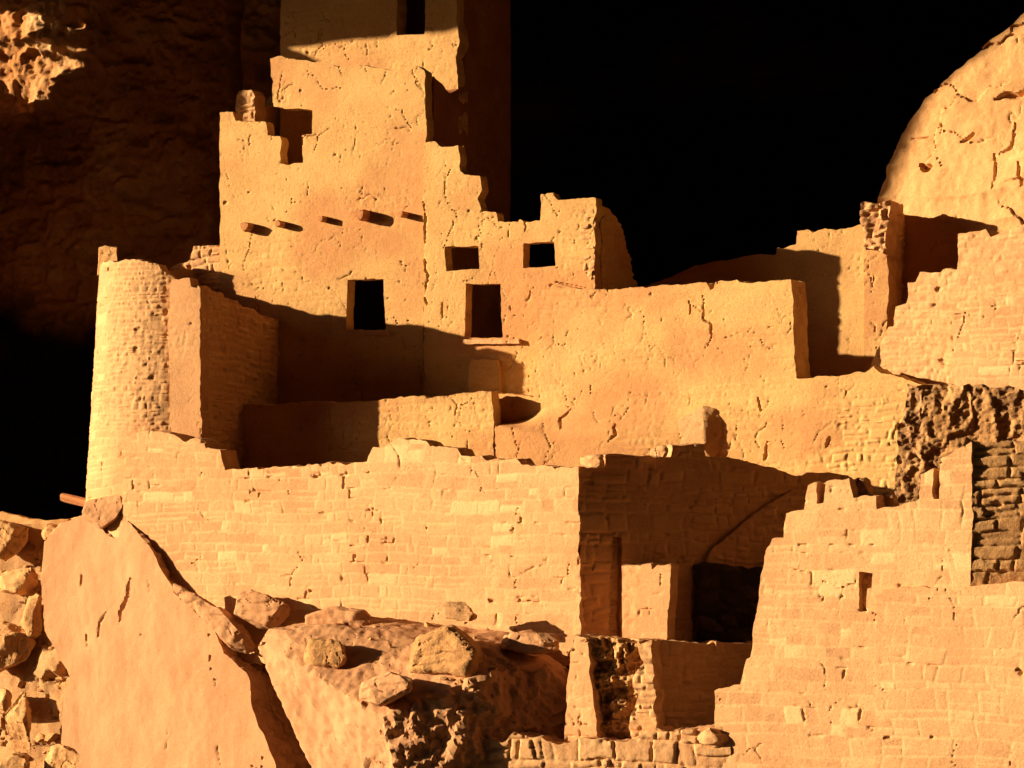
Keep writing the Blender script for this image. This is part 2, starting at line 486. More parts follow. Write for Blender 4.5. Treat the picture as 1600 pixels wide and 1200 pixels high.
def rock(name, pts, mat, res=.06, smooth=2, amp=.03, rough=.02, parent=None, seed=1, sharp=30, facing=None, cuts=22, cutd=.15, strata=.018,
         label=None, cat=None, group=None, kind=None):
    """boulder: hull of world points, finely divided, edges worn, relief added"""
    bm = bmesh.new()
    for p in pts: bm.verts.new(tuple(p))
    r = bmesh.ops.convex_hull(bm, input=bm.verts[:])
    junk = [g for g in r['geom_interior']+r['geom_unused'] if isinstance(g, bmesh.types.BMVert)]
    if junk: bmesh.ops.delete(bm, geom=list(set(junk)), context='VERTS')
    bmesh.ops.triangulate(bm, faces=bm.faces[:])
    bmesh.ops.recalc_face_normals(bm, faces=bm.faces[:])
    for it in range(12):
        ed = [x for x in bm.edges if x.calc_length() > res*1.5]
        if not ed: break
        bmesh.ops.subdivide_edges(bm, edges=ed, cuts=1)
        bmesh.ops.triangulate(bm, faces=[f for f in bm.faces if len(f.verts) > 3])
    rg = np.random.RandomState(seed)
    P = np.array([v.co for v in bm.verts]); c0 = P.mean(0)
    ext = np.linalg.norm(P-c0, axis=1).max()
    for q in range(cuts):
        nn = rg.normal(size=3); nn /= np.linalg.norm(nn)
        pr = (P-c0)@nn
        lim = pr.max()-ext*cutd*(.4+rg.rand())
        P = P-np.outer(np.maximum(0, pr-lim), nn)
    for v, p_ in zip(bm.verts, P): v.co = p_
    for it in range(smooth):
        bmesh.ops.smooth_vert(bm, verts=bm.verts[:], factor=.5, use_axis_x=True, use_axis_y=True, use_axis_z=True)
    bm.normal_update()
    P = np.array([v.co for v in bm.verts]); Nn = np.array([v.normal for v in bm.verts])
    bm.verts.index_update()
    F = np.array([[v.index for v in f.verts] for f in bm.faces])
    bm.free()
    a = amp; g = rough
    if facing is not None:                 # (azimuth, extra): broken side is rougher than the smooth bedding face
        azv = np.array([math.sin(R(facing[0])), -math.cos(R(facing[0])), 0])
        k = sstep(.55, .85, Nn@azv); a = amp+k*facing[1]; g = rough+k*facing[1]*.4
    x, y, z = P.T
    h = a*fbm(x*1.3, y*1.3, z*1.3, seed, 4)*1.6 + a*.6*(1-2*np.abs(fbm(x*3.1, y*3.1, z*3.6, seed+5, 3))) + g*fbm(x*9, y*9, z*9, seed+9, 3)
    if facing is not None:
        h = h + facing[1]*k*(2.4*np.abs(fbm(x*1.3, y*1.3, z*1.3, seed+14, 2))+1.0*np.abs(fbm(x*4, y*4, z*4, seed+16, 2))+.6*np.abs(fbm(x*9, y*9, z*9, seed+18, 2))-.9)
    if strata:
        q = z*5.5+1.2*fbm(x*.9, y*.9, z*.9, seed+31, 3)
        h = h + strata*(sstep(.15, .3, q % 1)*sstep(1.0, .85, q % 1)-.6)*sstep(-.3, .3, fbm(x*1.1, y*1.1, z*1.1, seed+33, 3)) - strata*1.0*(np.abs(fbm(x*1.5, y*1.5, z*1.5, seed+35, 3)) < .012)
    P = P+Nn*h[:, None]
    s = np.stack([.45+.35*fbm(x*1.5, y*1.5, z*1.5, seed+15, 4), 0*x, np.clip(.5+fbm(x*.8, y*.8, z*.8, seed+12, 3), 0, 1)], 1)
    o = link_mesh(name, P, np.zeros((0, 4)), F, s, mat, parent, sharp)
    return setp(o, label, cat, group, kind)

def outline_rock(name, px, Y, th, mat, seed=1, bulge=.25, **kw):
    kw.setdefault('smooth', 1)
    """boulder whose face, seen square on, has this outline; th metres deep, worn rim"""
    c = np.mean(np.array(px, float), 0); pts = []
    for (x, y) in px:
        q = lambda f: (c[0]+(x-c[0])*f, c[1]+(y-c[1])*f)
        pts.append(at(*q(1.0), Y+th*.35)); pts.append(at(*q(1-bulge), Y)); pts.append(at(*q(.85), Y+th))
    return rock(name, pts, mat, seed=seed, **kw)

def sheet(name, X, Yg, Z, mat, surf, label=None, kind='structure'):
    """grid of world points as one surface"""
    nv, nu = X.shape
    V = np.stack([X.ravel(), Yg.ravel(), Z.ravel()], 1)
    i, j = np.meshgrid(np.arange(nu-1), np.arange(nv-1))
    k = (j*nu+i).ravel()
    F = np.stack([k, k+1, k+nu+1, k+nu], 1)
    o = link_mesh(name, V, F, np.zeros((0, 3)), surf, mat, None, 60)
    return setp(o, label, None, None, kind)

# ================================================================== SETTING
E_PLANE = through(1480, 300, 3.45, -7, 6)
UPPER_Y = 1.6
def sunab(p):
    p = np.asarray(p)
    pv = np.array([-HS[1]*-1, 0, 0])
    a = p[0]*(-math.cos(SUN_AZ)) + p[1]*math.sin(SUN_AZ)
    s = p[0]*HS[0]+p[1]*HS[1]
    return a, p[2]*math.cos(SUN_EL)-s*math.sin(SUN_EL)

SB = 16.0                                   # how far towards the sun the unseen brow, shaped to cast the shadow edges, stands
tower_edge = [sunab(at(x, y, UPPER_Y)) for x, y in ((440, 78), (560, 62), (690, 47), (720, 43))]
right_edge = [sunab(E_PLANE.hit(x, y)) for x, y in ((1376, 330), (1388, 285), (1414, 216), (1458, 158), (1510, 110), (1562, 66), (1620, 18))]
amax = sunab(at(343, 300, 0))[0]+.6
LEFT_Y = 5.0
brow = [(45, -25), (amax, -25), (amax, tower_edge[0][1]-.25)] + tower_edge \
     + [(.62, tower_edge[-1][1]), (.12, right_edge[0][1]-.2)] + right_edge \
     + [(right_edge[-1][0]-2.0, right_edge[-1][1]+6), (right_edge[-1][0]-2.2, 32), (45, 32)]
patch_px = [[(-60, 30), (12, 32), (42, 38), (44, 62), (30, 80), (8, 76), (-60, 84)],
            [(76, 62), (84, 50), (97, 46), (95, 60), (82, 70)],
            [(-60, 84), (12, 84), (34, 80), (54, 84), (50, 96), (24, 97), (-60, 100)],
            [(64, 90), (76, 86), (112, 90), (108, 97), (70, 98)],
            [(-60, 104), (20, 100), (60, 100), (90, 106), (66, 122), (46, 140), (36, 158), (14, 170), (-60, 162)]]
patches = [[sunab(at(x+22, y-14, LEFT_Y-.25)) for x, y in q] for q in patch_px]  # holes cut in the brow to let sun patches onto the cave wall
tozu = lambda ab: (-ab[0], (ab[1]+SB*math.sin(SUN_EL))/math.cos(SUN_EL))
brow_pl = Plane(HS*SB, -math.degrees(SUN_AZ))
wall('brow_shadow_caster', brow_pl, [tozu(p) for p in brow], .5, st_rock, M_CLIFF, cell=.09, holes=[[tozu(p) for p in q] for q in patches], raw=True,
     jit=.05, side=.05, seed=5, kind='structure')

# roof of the alcove, extended forward and sunward out of view to block sky light
bb = sorted(brow[3:-1], key=lambda p: p[0])
ba = np.array([p[0] for p in bb]); bz = np.array([p[1] for p in bb])
def roof():
    s = np.concatenate([np.linspace(-34, SB, 130), np.linspace(SB+1, 70, 40)]); a = np.linspace(right_edge[-1][0]-26, 26, 170)
    S, A = np.meshgrid(s, a)
    B = np.interp(A, [.5, 10, 18, 26], [10.5, 11.5, 8.5, -1])
    B = np.where(A < right_edge[-1][0], right_edge[-1][1]+np.interp(-(A-right_edge[-1][0]), [0, 2, 8, 30], [.9, 3, 5, 7]), B)
    B = B + 1.4 + .5*fbm(S*.25, A*.3, 0, 77, 4)
    X = HS[0]*S - math.cos(SUN_AZ)*A; Yg = HS[1]*S + math.sin(SUN_AZ)*A
    Z = (B+S*math.sin(SUN_EL))/math.cos(SUN_EL)
    sf = np.stack([.45+.3*fbm(S*.6, A*.6, 0, 3, 3), 0*S, .5+.5*fbm(S*.3, A*.3, 0, 8, 3)], 2).reshape(-1, 3)
    sheet('cave_roof_sky_cover', X, Yg, Z, M_SOOT, sf)
roof()

def cave_wall():
    x = np.concatenate([np.linspace(-30, -16.2, 40), np.linspace(-16, -5, 300), np.linspace(-4.8, 30, 160)]); z = np.linspace(-12, 15, 560)
    X, Z = np.meshgrid(x, z)
    def base(x): return LEFT_Y + 7.5*sstep(-8.5, -3, x) - 7*sstep(7, 13, x)
    r = .5*fbm(X*.28, Z*.3, 0, 11, 4) + .22*fbm(X*.9, Z*1.1, 0, 15, 4) + .05*fbm(X*11, Z*12, 0, 37, 3) + .16*(1-2*np.abs(fbm(X*1.3+.4*Z, Z*2.2, 0, 23, 4))) + .05*fbm(X*5, Z*6, 0, 31, 3)
    d = (X+10.4)-(Z-3)*.18 - .35*fbm(X*.4, Z*.5, 0, 61, 2)            # slanting cleft in the left part
    r = r - .5*np.exp(-(d/.12)**2) + .3*sstep(0, .5, d)*(1-sstep(1.2, 3, d))
    Yg = base(X)-r
    soot_shade = np.maximum(sstep(-6.9, -5.6, X+.9*fbm(X*.6, Z*.6, 0, 91, 4)), sstep(3.0, 1.6, Z+1.2*fbm(X*.5, Z*.5, 0, 92, 4)))  # soot, with the alcove's deep shade also put into the near-black colour
    sf = np.stack([.5+.4*fbm(X*.7, Z*.8, 0, 3, 4), soot_shade, .5+.6*fbm(X*.35, Z*.5, 0, 8, 4)], 2).reshape(-1, 3)
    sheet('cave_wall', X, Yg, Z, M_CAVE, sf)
cave_wall()

# sunlit bedrock at the right end of the alcove
wall('cliff_face', E_PLANE, [(1345, 640), (1362, 345), (1374, 300), (1386, 262), (1406, 210), (1430, 178), (1452, 150), (1482, 124), (1510, 100), (1548, 68), (1584, 38), (1616, 10), (1700, -60), (1900, -140), (1900, 700)], 1.6, grooved(st_rock, E_PLANE, [([(1437, 256), (1446, 262), (1456, 258)], 0.099, 0.180), ([(1556, 156), (1572, 148), (1590, 150), (1606, 138)], 0.081, 0.180), ([(1500, 222), (1513, 217), (1521, 208)], 0.043, 0.090), ([(1585, 190), (1580, 230), (1560, 240)], 0.037, 0.072), ([(1550, 235), (1556, 260), (1548, 300)], 0.031, 0.072), ([(1590, 250), (1596, 290)], 0.043, 0.090)]), M_CLIFF, cell=.03, seed=45,
     amp=.06, crack=.36, strata=.07, fine=.014, kind='structure')

def ground():
    xs = np.concatenate([np.linspace(-1500, -60, 12), np.linspace(-50, 60, 120), np.linspace(75, 1500, 12)])
    ys = np.concatenate([np.linspace(-1500, -80, 14), np.linspace(-70, 3, 90), np.linspace(8, 30, 4)])
    X, Yg = np.meshgrid(xs, ys)
    Z = np.interp(Yg, [-1500, -70, -50, -30, -16, -9, -4, 3], [-26, -24, -21, -17, -12.5, -9.6, -8.2, -6.2])
    Z = Z + .35*fbm(X*.3, Yg*.3, 0, 3, 4)*np.clip((-Yg)/10, .3, 4)
    sf = np.stack([.45+.3*fbm(X*.6, Yg*.6, 0, 3, 3), 0*X, .5+.5*fbm(X*.1, Yg*.1, 0, 8, 3)], 2).reshape(-1, 3)
    sheet('ground', X, Yg, Z, M_GROUND, sf)
ground()

def sky_block_hills():  # unseen ring of hills added to cut sky light, open towards the sun
    az = np.linspace(R(-175), R(200), 140); h = np.linspace(0, 1, 40)
    A, H = np.meshgrid(az, h)
    rr = 125-40*(1-H)**1.5*0+45*H + 5*fbm(A*8, H*5, 0, 5, 4)
    top = -6+150*sstep(R(-49), R(-38), A)+150*sstep(R(-74), R(-86), A)
    Z = -27+H*(top+27)+6*fbm(A*6, H*3, 0, 9, 3)*H
    sf = np.stack([.45+.4*fbm(A*40, H*20, 0, 3, 4), 0*A, .5+.5*fbm(A*20, H*9, 0, 8, 3)], 2).reshape(-1, 3)
    sheet('sky_blocking_hillside', rr*np.sin(A), -rr*np.cos(A), Z, M_GROUND, sf)
sky_block_hills()

def floor_sheet(name, pts, z):
    X = np.linspace(min(p[0] for p in pts), max(p[0] for p in pts), 60); Yv = np.linspace(pts[0][1], pts[1][1], 40)
    Xg, Yg = np.meshgrid(X, Yv)
    Z = z+.05*fbm(Xg, Yg, 0, 4, 3)
    sf = np.stack([.45+.3*fbm(Xg*.9, Yg*.9, 0, 3, 3), 0*Xg, .5+.5*fbm(Xg*.5, Yg*.5, 0, 8, 3)], 2).reshape(-1, 3)
    sheet(name, Xg, Yg, Z, M_RUBBLE, sf)
floor_sheet('court_floor', [(-6.2, -3.2), (1.2, 0.4)], at(700, 770, -2)[2])
floor_sheet('terrace_floor', [(2.0, -.6), (13, 3.3)], at(1300, 600, 0)[2])

# ================================================================== SQUARE TOWER
t = thing('square_tower', 'tall square tower of plastered sandstone with T-shaped doorway and a row of beam stubs', 'tower', at(500, 760, 0))
TF = PY(0.0)
tower_out = [(343, 770), (343, 176), (364, 174), (368, 190), (413, 191), (419, 211), (438, 213), (438, 256), (472, 256), (472, 210), (487, 209),
             (487, 172), (428, 167), (425, 148), (427, 128), (422, 118), (423, 91), (441, 88), (452, 93), (500, 96), (530, 104), (560, 101), (600, 108), (640, 112), (652, 104), (664, 110),
             (666, 222), (664, 300), (667, 420), (662, 480), (664, 770)]
door1 = [(543, 437), (599, 436), (603, 515), (541, 515)]
wall('front_wall', TF, tower_out, .32, st_plaster, M_PLASTER, holes=[door1], parent=t, seed=3, rough=.30, crack=.12, pit=.16)
xr = at(664, 300, 0)[0]; xl = at(343, 300, 0)[0]
side_pl = Plane((xr-.02, 0, 0), 90)
def zat(px, py, Y): return at(px, py, Y)[2]
z1 = zat(664, 112, 0)
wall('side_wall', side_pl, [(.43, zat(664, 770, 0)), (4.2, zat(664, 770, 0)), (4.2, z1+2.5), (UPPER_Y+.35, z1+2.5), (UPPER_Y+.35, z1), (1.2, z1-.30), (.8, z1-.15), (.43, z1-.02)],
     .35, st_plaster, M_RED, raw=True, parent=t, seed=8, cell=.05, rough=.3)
lp = Plane((xl+.02, 0, 0), -90)
wall('side_wall', lp, [(-.43, zat(343, 770, 0)), (-.43, zat(343, 200, 0)), (-1.0, zat(343, 170, 0)), (-4.2, z1+1.0), (-4.2, zat(343, 770, 0))], .3, st_plaster, M_PLASTER, raw=True, parent=t, seed=9, cell=.08)
wall('upper_wall', PY(UPPER_Y), [(437, 260), (440, -120), (717, -120), (713, 25), (717, 60), (712, 90), (716, 130), (716, 260)], .45, st_plaster, M_PLASTER,
     holes=[[(620, -60), (664, -60), (664, 53), (620, 55)]], parent=t, seed=13, rough=.35, crack=.1)
wall('rear_wall', PY(4.2), [(480, 770), (480, -120), (764, -120), (766, 770)], .4, st_plaster, M_RED_SHADED, cell=.06, parent=t, seed=19)
# broken pier standing on the left wall
wall('broken_pier', PY(.75), [(368, 215), (367, 165), (371, 142), (392, 140), (397, 150), (396, 186), (430, 230)], .5, st_rough, M_COURSED, parent=t, seed=21, jit=.03)
def beam(px, py, L, r, mat, par):
    c = at(px, py, 0); ang = 14
    V = []; S = []; F = []
    rows = 7
    for k in range(rows):
        y = -L+ (L+.2)*k/(rows-1)
        rr = r*1.22*(.9 if k == 0 else 1)
        for i in range(ang):
            a = 2*PI*i/ang
            q = rr*(1+.12*math.sin(3*a+px)+.05*math.sin(7*a+k))
            V.append((c[0]+q*math.cos(a), y, c[2]+q*math.sin(a)*.95)); S.append((.5+.2*math.sin(a*5), 0, .5))
    for k in range(rows-1):
        for i in range(ang):
            F.append((k*ang+i, k*ang+(i+1) % ang, (k+1)*ang+(i+1) % ang, (k+1)*ang+i))
    V.append((c[0], -L-.005, c[2])); S.append((.7, 0, .5)); ci = len(V)-1
    F3 = [(ci, (i+1) % ang, i) for i in range(ang)]
    return link_mesh('roof_beam', V, F, F3, np.array(S), mat, par, 50)
for px, py, L, r in ((390, 355, .24, .085), (442, 351, .24, .062), (508, 343, .22, .055), (571, 337, .30, .10), (634, 336, .26, .055)):
    beam(px, py, L, r, M_WOOD, t)
def slab_part(name, px0, py0, px1, py1, Y, th, proud, par, seed, mat=M_COURSED):
    return wall(name, PY(Y-proud), [(px0, py1), (px0+2, py0), (px1-2, py0), (px1, py1)], th, st_rock, mat, cell=.025, parent=par, seed=seed, jit=.012, amp=.01)
slab_part('door_sill', 538, 516, 607, 524, 0, .3, .07, t, 23)

# ================================================================== ROOM BLOCK with two windows and a door
b = thing('ruined_room_block', 'plastered two storey room block with two square windows above one doorway', 'building', at(790, 760, 0))
BF = PY(-.05)
block_out = [(661, 770), (663, 420), (660, 300), (664, 224), (680, 221), (690, 229), (716, 228), (720, 268), (726, 274), (751, 275), (753, 296), (746, 310), (752, 330), (774, 331), (778, 345), (808, 347), (812, 342), (818, 347), (845, 345),
             (844, 305), (866, 302), (872, 314), (930, 308), (931, 330), (927, 345), (931, 380), (926, 400), (930, 450), (932, 700), (900, 770)]
win1 = [(694, 384), (747, 385), (748, 420), (697, 424)]
win2 = [(817, 380), (866, 378), (868, 416), (817, 419)]
door2 = [(727, 444), (781, 444), (785, 528), (726, 528)]
wall('front_wall', BF, block_out, .32, grooved(st_plaster, BF, [([(662, 300), (665, 350), (661, 400), (668, 430), (663, 462), (669, 478)], .03, .06), ([(692, 470), (690, 500)], .03, .03), ([(795, 478), (797, 484)], .03, .03), ([(868, 440), (895, 447), (915, 450)], .035, .05), ([(820, 340), (819, 362)], .02, .05)]), M_PLASTER, holes=[win1, win2, door2], parent=b, seed=31, rough=.34, crack=.08, pit=.16)
bx = at(930, 380, -.05)[0]
sp2 = Plane((bx-.02, 0, 0), 90)
zb = zat(930, 312, 0)
prof = [(.38, zat(930, 770, 0)), (.38, zb-.04), (.8, zb-.12), (1.1, zb-.3), (1.45, zb-.45), (1.6, zb-.75), (1.9, zb-1.0), (2.0, zb-1.35), (2.35, zb-1.6), (2.35, zat(930, 770, 0))]
wall('side_wall', sp2, prof, .4, st_rough, M_PLASTER, raw=True, parent=b, seed=33, cell=.035, jit=.05)
slab_part('door_sill', 722, 530, 812, 537, -.05, .3, .10, b, 35)
# rough quoin at the broken right corner
wall('corner_stones', PY(-.05-.018), [(907, 420), (912, 395), (905, 372), (914, 350), (908, 330), (926, 318), (929, 345), (926, 372), (929, 400), (924, 440)], .2, st_rough, M_COURSED, parent=b, seed=37, jit=.03, cell=.025)

# ================================================================== TERRACE WALL (slants forward to the right)
TW = through(838, 560, -1.0, -3)
wall('terrace_wall', TW, [(690, 820), (690, 622), (772, 613), (834, 620), (838, 560), (841, 452), (880, 448), (925, 453), (960, 452), (1000, 449), (1045, 446), (1070, 443), (1104, 441), (1108, 452), (1114, 450), (1118, 441), (1152, 438), (1158, 442), (1195, 440), (1236, 437), (1240, 480), (1239, 520), (1245, 592), (1300, 588), (1352, 581), (1365, 572), (1380, 584), (1440, 600), (1450, 820)],
     .70, grooved(st_terrace, TW, [([(1098, 455), (1100, 500), (1112, 505), (1108, 545)], .025, .05), ([(1078, 470), (1080, 496)], .02, .05), ([(895, 640), (882, 655), (888, 672)], .035, .06), ([(968, 660), (975, 680), (962, 692)], .03, .06), ([(1185, 622), (1190, 642)], .025, .06), ([(1200, 690), (1196, 722)], .035, .07), ([(1298, 682), (1290, 700)], .04, .10)]), M_PLASTER, seed=41,
     label='long plastered terrace wall right of the room block, with a boulder leaning on it', cat='wall')

# ================================================================== CROSS WALL in front, left
k_ = thing('cross_wall', 'high cross wall with a sunlit narrow end and a shaded right face', 'wall', at(300, 720, -3.2))
kx = at(313, 560, -3.2)[0]
KS = Plane((kx, 0, 0), 90)
zk = lambda py, Y=-3.2: zat(313, py, Y)
wall('side_wall', KS, [(-3.18, zk(760)), (-3.18, zk(447)), (-2.95, zk(444)), (-2.6, zk(452)), (-2.3, zk(452)), (-2.2, zk(458)), (-1.7, zk(462)), (-1.5, zk(471)), (-1.0, zk(470)), (-.85, zk(478)), (-.3, zk(482)), (-.01, zk(484)), (-.01, zk(760))],
     .66, st_rough, M_COURSED, raw=True, parent=k_, seed=61, cell=.035)
wall('end_wall', PY(-3.22), [(265, 770), (265, 600), (263, 520), (267, 437), (297, 435), (300, 449), (313, 450), (313, 560), (315, 700), (314, 770)], .3, st_plaster, M_COURSED, parent=k_, seed=63, rough=.2, cell=.025)

# ================================================================== ROUND TOWER
cxy = at(302, 600, -1.2)
ztop = zat(200, 405, -2)-.13
J = Cyl(cxy[0], cxy[1], 1.93, ztop, .062)
ja = lambda d: R(d)*1.93
jo = [(ja(-175), ztop-7), (ja(-175), ztop+.1), (ja(-100), ztop), (ja(-72), ztop+.0), (ja(-60), ztop-.04), (ja(-40), ztop+.05), (ja(-25), ztop-.02), (ja(-14), ztop+.02), (ja(-4), ztop-.02), (ja(10), ztop-.12), (ja(14), ztop-.3), (ja(20), ztop-.42), (ja(20), ztop-3.8), (ja(-7), ztop-3.8), (ja(-7), ztop-7)]
rt = thing('round_tower', 'battered round tower with pale left side, behind the cross wall', 'tower', (cxy[0], cxy[1], ztop-5))
def st_round(u, v, seed):
    h1, t1, m1, s1 = st_coursed(u, v, seed, ch=.15, sw=.3, amp=.010, groove=.01, pit=.03)
    h2, t2, m2, s2 = st_rough(u, v, seed+3, ch=.10, sw=.17, amp=.014, groove=.022)
    k = sstep(-1.15, -.75, u+.25*fbm(u*2, v*2, 0, 7, 3))*sstep(ztop-3.55, ztop-3.35, v)
    mixx = lambda a, c: a*(1-k)+c*k
    return mixx(h1, h2), mixx(t1, t2*.7), mixx(m1, m2), mixx(s1, np.clip(s2+.2, 0, 1))
wall('wall', J, jo, .42, st_round, M_COURSED, raw=True, parent=rt, seed=71, jit=.03)
outline_rock('corner_block', [(153, 430), (155, 387), (166, 384), (182, 387), (185, 430)], -1.2, .42, M_RUBBLE, seed=73, bulge=.05, res=.03, smooth=0, amp=.02, cuts=0, parent=rt)
wall('wall_stub', PY(.12), [(255, 470), (258, 428), (272, 414), (290, 408), (300, 402), (303, 385), (338, 383), (343, 388), (344, 470)], .3, st_rough, M_COURSED, parent=rt, seed=75, cell=.025)
wall('wall_top', PY(-2.2), [(262, 470), (258, 425), (280, 405), (305, 402), (325, 440), (330, 470)], .3, st_rough, M_RUBBLE, parent=rt, seed=76, cell=.025) if False else None

# ================================================================== LONG FRONT WALL
IW = through(905, 860, -4.9, -7.5)
wall('front_terrace_wall', IW, [(172, 1010), (196, 700), (208, 678), (222, 672), (262, 677), (290, 690), (306, 684), (318, 690), (322, 701), (344, 703), (353, 734), (400, 731), (404, 735), (440, 728), (470, 729), (515, 722), (518, 727), (573, 720), (583, 700), (600, 698), (622, 684), (664, 690), (672, 698), (716, 700), (722, 712), (752, 713), (760, 719), (805, 716), (812, 726), (862, 728), (866, 732), (903, 728), (905, 860), (908, 1040), (600, 1060)],
     .5, st_coursed, M_COURSED, seed=81, pit=.10,
     label='long pale coursed masonry wall across the foreground, below the shaded court', cat='wall')

# shaded wall turning back from its right end
NW = Plane(IW.hit(905, 860)+np.array([-.02, .03, 0]), 42)
rw = wall('return_wall', NW, [(906, 1060), (906, 735), (909, 729), (945, 730), (947, 710), (1000, 712), (1048, 714), (1050, 695), (1099, 695), (1103, 712), (1150, 716), (1200, 730), (1250, 744), (1262, 738), (1300, 740), (1330, 745), (1330, 1100)],
     .45, st_rough, M_COURSED, seed=83, cell=.03, ch=.21, sw=.38, amp=.022, groove=.03, holes=[[(957, 838), (972, 840), (970, 1010), (950, 1010)]],
     label='shaded coursed wall running back from the right end of the long pale wall', cat='wall')
wall('niche_back', Plane(NW.o-NW.n*.22, 42), [(940, 820), (990, 820), (990, 1030), (935, 1030)], .1, st_rough, M_COURSED, parent=rw, seed=84)
outline_rock('coping_stone', [(906, 732), (907, 712), (944, 710), (945, 732)], -5.0, .35, M_COURSED, seed=85, bulge=.04, res=.03, smooth=1, amp=.01,
             label='pale block on the right corner of the long pale wall', cat='stone')
outline_rock('coping_stone', [(1012, 716), (1018, 698), (1049, 696), (1049, 716)], -4.25, .25, M_COURSED, seed=86, bulge=.04, res=.03, smooth=1, amp=.01,
             label='small sunlit block on the shaded return wall, left of its raised stone', cat='stone')
wall('buttress', Plane(NW.o+NW.n*.16, 42), [(1100, 892), (1112, 862), (1130, 845), (1165, 815), (1205, 785), (1240, 765), (1300, 770), (1300, 900)], .3, st_rough, M_COURSED, seed=88, cell=.03, amp=.02,
     label='sloping shaded rubble bank in the corner right of the sunlit pillar', cat='rubble bank')
# lit pillar, hollow with its shade painted near-black, lower shaded wall
p = thing('doorway_pillar', 'short sunlit masonry pillar standing before the shaded return wall', 'pillar', at(1015, 1010, -4.9))
wall('front_face', through(1015, 940, -5.0, -6), [(985, 1040), (990, 985), (995, 930), (1003, 884), (1017, 882), (1020, 892), (1027, 883), (1048, 882), (1044, 940), (1040, 1040)], .3, st_coursed, M_COURSED, parent=p, seed=91, cell=.025, ch=.3, sw=.35)
ppx = at(1043, 940, -5.0)[0]
wall('side_face', Plane((ppx-.03, 0, 0), 84), [(-4.75, zat(1040, 1050, -5)), (-4.75, zat(1040, 884, -5)), (-3.75, zat(1040, 880, -5)), (-3.75, zat(1040, 1050, -5))], .5, st_rough, M_COURSED, raw=True, parent=p, seed=92, cell=.03, ch=.22, sw=.4, amp=.03, groove=.05)
wall('shade_dark_infill', through(1120, 940, -3.35, 24), [(1086, 1060), (1086, 884), (1100, 878), (1150, 886), (1215, 888), (1215, 1060)], .35, st_rubble, M_SHADE_RUBBLE, seed=94, cell=.04, sc=4, amp=.10,
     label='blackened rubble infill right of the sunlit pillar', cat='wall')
wall('lower_wall', through(1020, 1060, -5.5, 40), [(1000, 1200), (1000, 1000), (1040, 1001), (1100, 1004), (1215, 1004), (1215, 1200)], .5, st_rough, M_COURSED, seed=96, cell=.04, ch=.18,
     label='shaded lower wall under the blackened infill', cat='wall')
q_ = thing('broken_wall_end', 'broken end of a wall with rubble core between two pale edges', 'wall', at(950, 1160, -6.2))
wall('left_face', through(900, 1070, -6.3, -8), [(878, 1180), (883, 1140), (888, 1060), (893, 1010), (898, 992), (918, 996), (922, 1050), (928, 1100), (934, 1180)], .7, st_coursed, M_COURSED, parent=q_, seed=101, cell=.025)
wall('rubble_core', through(955, 1070, -5.95, 14), [(915, 1180), (918, 998), (950, 996), (985, 1002), (1004, 1000), (1010, 1180)], .5, st_craggy, M_RUBBLE, parent=q_, seed=102, cell=.022, amp=.24)
wall('right_face', through(1005, 1070, -6.1, 2), [(992, 1180), (985, 1120), (998, 1090), (986, 1060), (1003, 1040), (992, 1012), (1018, 1000), (1021, 1060), (1022, 1180)], .45, st_rough, M_COURSED, parent=q_, seed=103, cell=.025, jit=.05)

# ================================================================== LOW WALL and block in the court
wall('low_court_wall', PY(-1.5), [(360, 780), (372, 634), (460, 630), (588, 626), (600, 622), (664, 619), (668, 623), (720, 614), (768, 611), (771, 640), (770, 780)], .34, st_plaster, M_PLASTER, seed=111, rough=.5, crack=.0,
     label='low wall inside the court, its left half in shade', cat='wall')
wall('masonry_block', PY(-.16), [(732, 640), (731, 572), (738, 562), (776, 563), (781, 580), (780, 640)], .12, st_plaster, M_PLASTER, seed=113,
     label='squat masonry block in the shade behind the low court wall', cat='block')

# ================================================================== RIGHT BACK ROOMS
c_ = thing('ruined_room', 'roofless room at the back right with a stepped top and rubble pier', 'building', at(1300, 610, 2.35))
wall('front_wall', PY(2.35), [(1000, 640), (1008, 446), (1050, 432), (1085, 416), (1140, 405), (1180, 399), (1214, 397), (1214, 388), (1244, 383), (1246, 361), (1262, 358), (1270, 364), (1290, 357), (1308, 361), (1345, 351), (1352, 360), (1354, 640)], .45, st_plaster, M_PLASTER, parent=c_, seed=121, rough=.25, crack=.2, cell=.03)
wall('pier', PY(2.28), [(1349, 640), (1350, 420), (1350, 390), (1387, 396), (1386, 480), (1390, 640)], .85, st_plaster, M_PLASTER, parent=c_, seed=123, rough=.2, cell=.028)
wall('rubble_top', PY(2.22), [(1346, 345), (1346, 318), (1352, 314), (1372, 318), (1390, 311), (1393, 330), (1387, 352), (1384, 375), (1386, 398), (1372, 392), (1350, 386), (1352, 368)], .85, st_rubble, M_COURSED, parent=c_, seed=124, cell=.025, sc=5.5, amp=.09)
wall('side_wall', Plane((at(1389, 500, 2.3)[0]-.04, 0, 0), 90), [(3.05, zat(1389, 640, 2.35)), (3.05, zat(1389, 322, 2.35)), (4.2, zat(1389, 330, 2.35)), (4.2, zat(1389, 640, 2.35))], .4, st_rough, M_PLASTER, raw=True, parent=c_, seed=125, cell=.035)
DW = through(1420, 560, -.55, -7)
wall('stepped_wall', DW, [(1350, 720), (1352, 584), (1360, 566), (1370, 548), (1388, 512), (1396, 510), (1400, 480), (1417, 474), (1418, 443), (1431, 441), (1435, 426), (1470, 425), (1474, 421), (1496, 419), (1497, 367), (1516, 362), (1540, 359), (1546, 370), (1600, 352), (1700, 330), (1900, 320), (1900, 720)],
     .5, st_rough, M_COURSED, seed=131, ch=.11, sw=.22, amp=.009, groove=.011,
     label='ruined wall climbing to the right in small steps beside the rubble pier', cat='wall')
